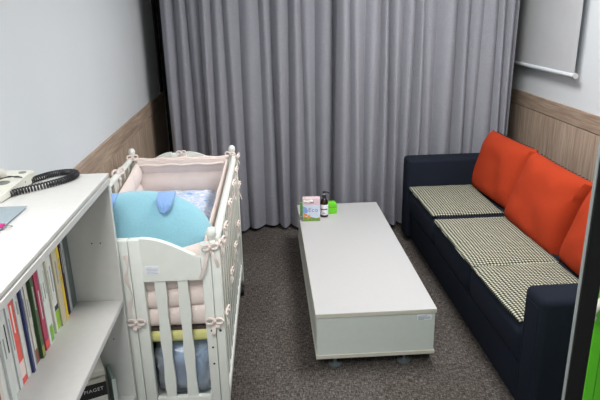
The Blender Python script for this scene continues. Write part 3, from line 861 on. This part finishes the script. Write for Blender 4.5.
for i, (yy, zz, tl) in enumerate(((-.46, .90, .10), (-.18, .905, .07), (.12, .905, .10), (.40, .90, .09), (.62, .92, .07), (-.62, .60, .09), (-.30, .62, .1), (.0, .62, .12), (.3, .62, .1), (.58, .76, .10))):
    bow(.319, yy, zz, (1, -.15, 0), seed=10+i, s=1.0, tails=(tl, tl*.8))
bow(0.0, HL-.045, .948, (0, -1, 0), seed=30, s=.9, tails=(.02, .02))
bow(-.285, HL-.045, .93, (.4, -1, 0), seed=31, s=1.0, tails=(.03, .03))
bow(.285, HL-.045, .93, (-.4, -1, 0), seed=32, s=1.0, tails=(.05, .03))
bow(-.301, .33, .925, (1, -.5, 0), seed=33, s=1.5, tails=(.05, .09))
bow(-.301, -.2, .925, (1, -.5, 0), seed=34, s=1.2, tails=(.05, .05))
# twisted ribbon hanging down the centre posts
bm = bmesh.new()
strip(bm, [(SH-.012+.006*math.sin(i*.8), -HL-.004, .88-.26*i/16) for i in range(17)], [Vector((.014*math.cos(i*.5), .004*math.sin(i*.9), .004)) for i in range(17)], .002)
obj('ribbon_tail', bm, M['pink'], bump_)

# quilt
t = cth('baby_quilt', 'pale blue printed baby quilt folded at the back of the crib', 'quilt', .006, .10, .539)
bm = bmesh.new()
def fq(u, v):
    a, b = 2*u-1, 2*v-1
    k = max(0, 1-abs(a)**5)*max(0, 1-abs(b)**6)
    x = a*.236; y = b*.49
    z = .02+.222*k**.3+.014*noise.noise(Vector((x*9, y*9, 3)))*k+.005*abs(math.sin(x*30))*abs(math.sin(y*26))
    return (x+.006*math.sin(y*20), y, z), (x, y, .0)
slab(bm, 40, 60, fq); obj('quilt_cloth', bm, M['quilt'], t)
bm = bmesh.new()
def patch(cx, cy, rx, ry, n=18, ph=0):
    pts_ = []
    for i in range(n):
        a = 2*PI*i/n; r = 1+.25*math.sin(3*a+ph)
        pts_.append((cx+rx*r*math.cos(a), cy+ry*r*math.sin(a)))
    top = [bm.verts.new((p[0], p[1], .02+.222+.014*noise.noise(Vector((p[0]*9, p[1]*9, 3)))+.005*abs(math.sin(p[0]*30))*abs(math.sin(p[1]*26))-.004)) for p in pts_]
    cvt = bm.verts.new((cx, cy, .02+.222+.014*noise.noise(Vector((cx*9, cy*9, 3)))+.005)) 
    for i in range(n): bm.faces.new((top[i], top[(i+1) % n], cvt))
patch(.105, -.07, .030, .050); obj('blue_applique', bm, plain('strong blue applique', rgb(38, 120, 204), .8, .1), t)
bm = bmesh.new(); patch(.115, -.15, .020, .022); obj('lime_applique', bm, plain('lime applique', rgb(196, 220, 70), .8, .1), t)

# turquoise cushion with blue ears
t = cth('animal_cushion', 'large turquoise half moon cushion with two blue ears in the crib', 'cushion', -.008, -.50, .880)
t.rotation_euler = (-.30, 0, CR)
bm = bmesh.new()
def fc(u, v):
    # polar-free superellipse shell
    a, b = 2*u-1, 2*v-1
    x = a*math.sqrt(1-b*b/2); z = b*math.sqrt(1-a*a/2); r = min(1, math.hypot(x, z))
    h = .095*(1-r**2.4)**.5+.002
    zz = (z*.185 if z > 0 else z*.16)
    return (x*.284, -h+.006*noise.noise(Vector((x*2, z*2, 0))), zz), (x*.284, h, zz)
slab(bm, 34, 28, fc); obj('cushion_body', bm, M['cyan'], t)
for q in (-1, 1):
    bm = bmesh.new()
    def fe(u, v):
        a, b = 2*u-1, v
        wd = .034*(1-.15*b)*(math.sqrt(max(0, 1-max(0, (b-.45)/.55)**2)) if b > .45 else 1)
        th = .010*(1-abs(a)**3)**.5+.002
        # starts on the crown and flops forward over the face
        yy = -.004-.088*math.sin(min(1, b*1.25)*PI/2)-.004; zz = .172-.080*b**1.2
        wr = .003*noise.noise(Vector((a*4, b*6, q)))
        return (q*.113+a*wd, yy-th+wr, zz+.006*(1-b)), (q*.113+a*wd, yy+th, zz-.006*(1-b))
    slab(bm, 16, 16, fe); obj('ear', bm, M['blue'], t)

# bags stored under the mattress
def bag(x, y, rx, ry, h, label, seed):
    t = cth('storage_bag', label, 'plastic bag', x, y, .1885, 'clear bags stored under the crib mattress')
    for nm, k, mt, fz in (('bag_contents', .88, M['bagblue'], 14), ('plastic_film', 1., M['film'], 22)):
        bm = bmesh.new(); bmesh.ops.create_icosphere(bm, subdivisions=5, radius=1)
        for v in bm.verts:
            n = v.co.normalized()
            d = 1+.09*noise.noise(n*3+Vector((seed, 0, 0)))+(.10 if k == 1. else .08)*noise.turbulence(n*6+Vector((seed, 1, 0)), 3, True)-.07
            p = Vector((math.copysign(abs(n.x)**.4, n.x)*rx, math.copysign(abs(n.y)**.7, n.y)*ry, math.copysign(abs(n.z)**.5, n.z)*h/2))*k*d
            p.x = max(-rx, min(rx, p.x)); p.y = max(-ry, min(ry, p.y)); p.z = max(-h/2, min(h/2, p.z))
            v.co = p+Vector((0, 0, h/2+(0.002 if k < 1 else 0)))
        obj(nm, bm, mt, t, True, 180)
bag(.132, -.45, .131, .19, .275, 'clear plastic bag of blue bundles behind the right slats of the crib end', 1)
bag(-.137, -.45, .131, .19, .275, 'clear plastic bag of blue bundles behind the left slats of the crib end', 5)
bag(.13, -.08, .13, .16, .24, 'clear plastic bag of blue bundles under the middle of the crib', 9)

# ------------------------------------------------------------------ glass door edge and green board
d = obj('door_1', B(.5487, .5818, .90, .911, 0, 2.3, .0008, 1), M['blackmetal'], None, False); d['kind'] = 'structure'
obj('door_seal', B(.5472, .5486, .9035, .912, 0, 2.3), M['grey'], d, False)
obj('door_glass', B(.582, 1.30, .903, .909, .08, 2.3), M['pane'], d, False)
obj('door_stile', B(1.3002, 1.345, .90, .911, 0, 2.3), M['blackmetal'], d, False)
obj('door_rail', B(.582, 1.30, .90, .911, 0, .0798), M['blackmetal'], d, False)
t = thing('display_board', 'bright green upright board behind the black glass door frame', 'board', (.775, 1.20, 0))
obj('board_panel', B(0, .40, 0, .03, .03, 1.145, .003, 2), M['green'], t, False)
obj('groove', B(.026, .029, -.0006, .0004, .03, 1.145), M['greendark'], t, False)
obj('base_foot', B(-.0, .40, -.10, .13, 0, .0295, .003, 2), M['green'], t, False)
bm = bmesh.new(); tube(bm, [(-.012, -.006, 1.02), (-.022, -.012, 1.035), (-.012, -.014, 1.055), (.01, -.012, 1.07), (.03, -.01, 1.085)], .011, 10)
obj('cloth_tie', bm, plain('cream cloth', rgb(226, 216, 206), .9), t)
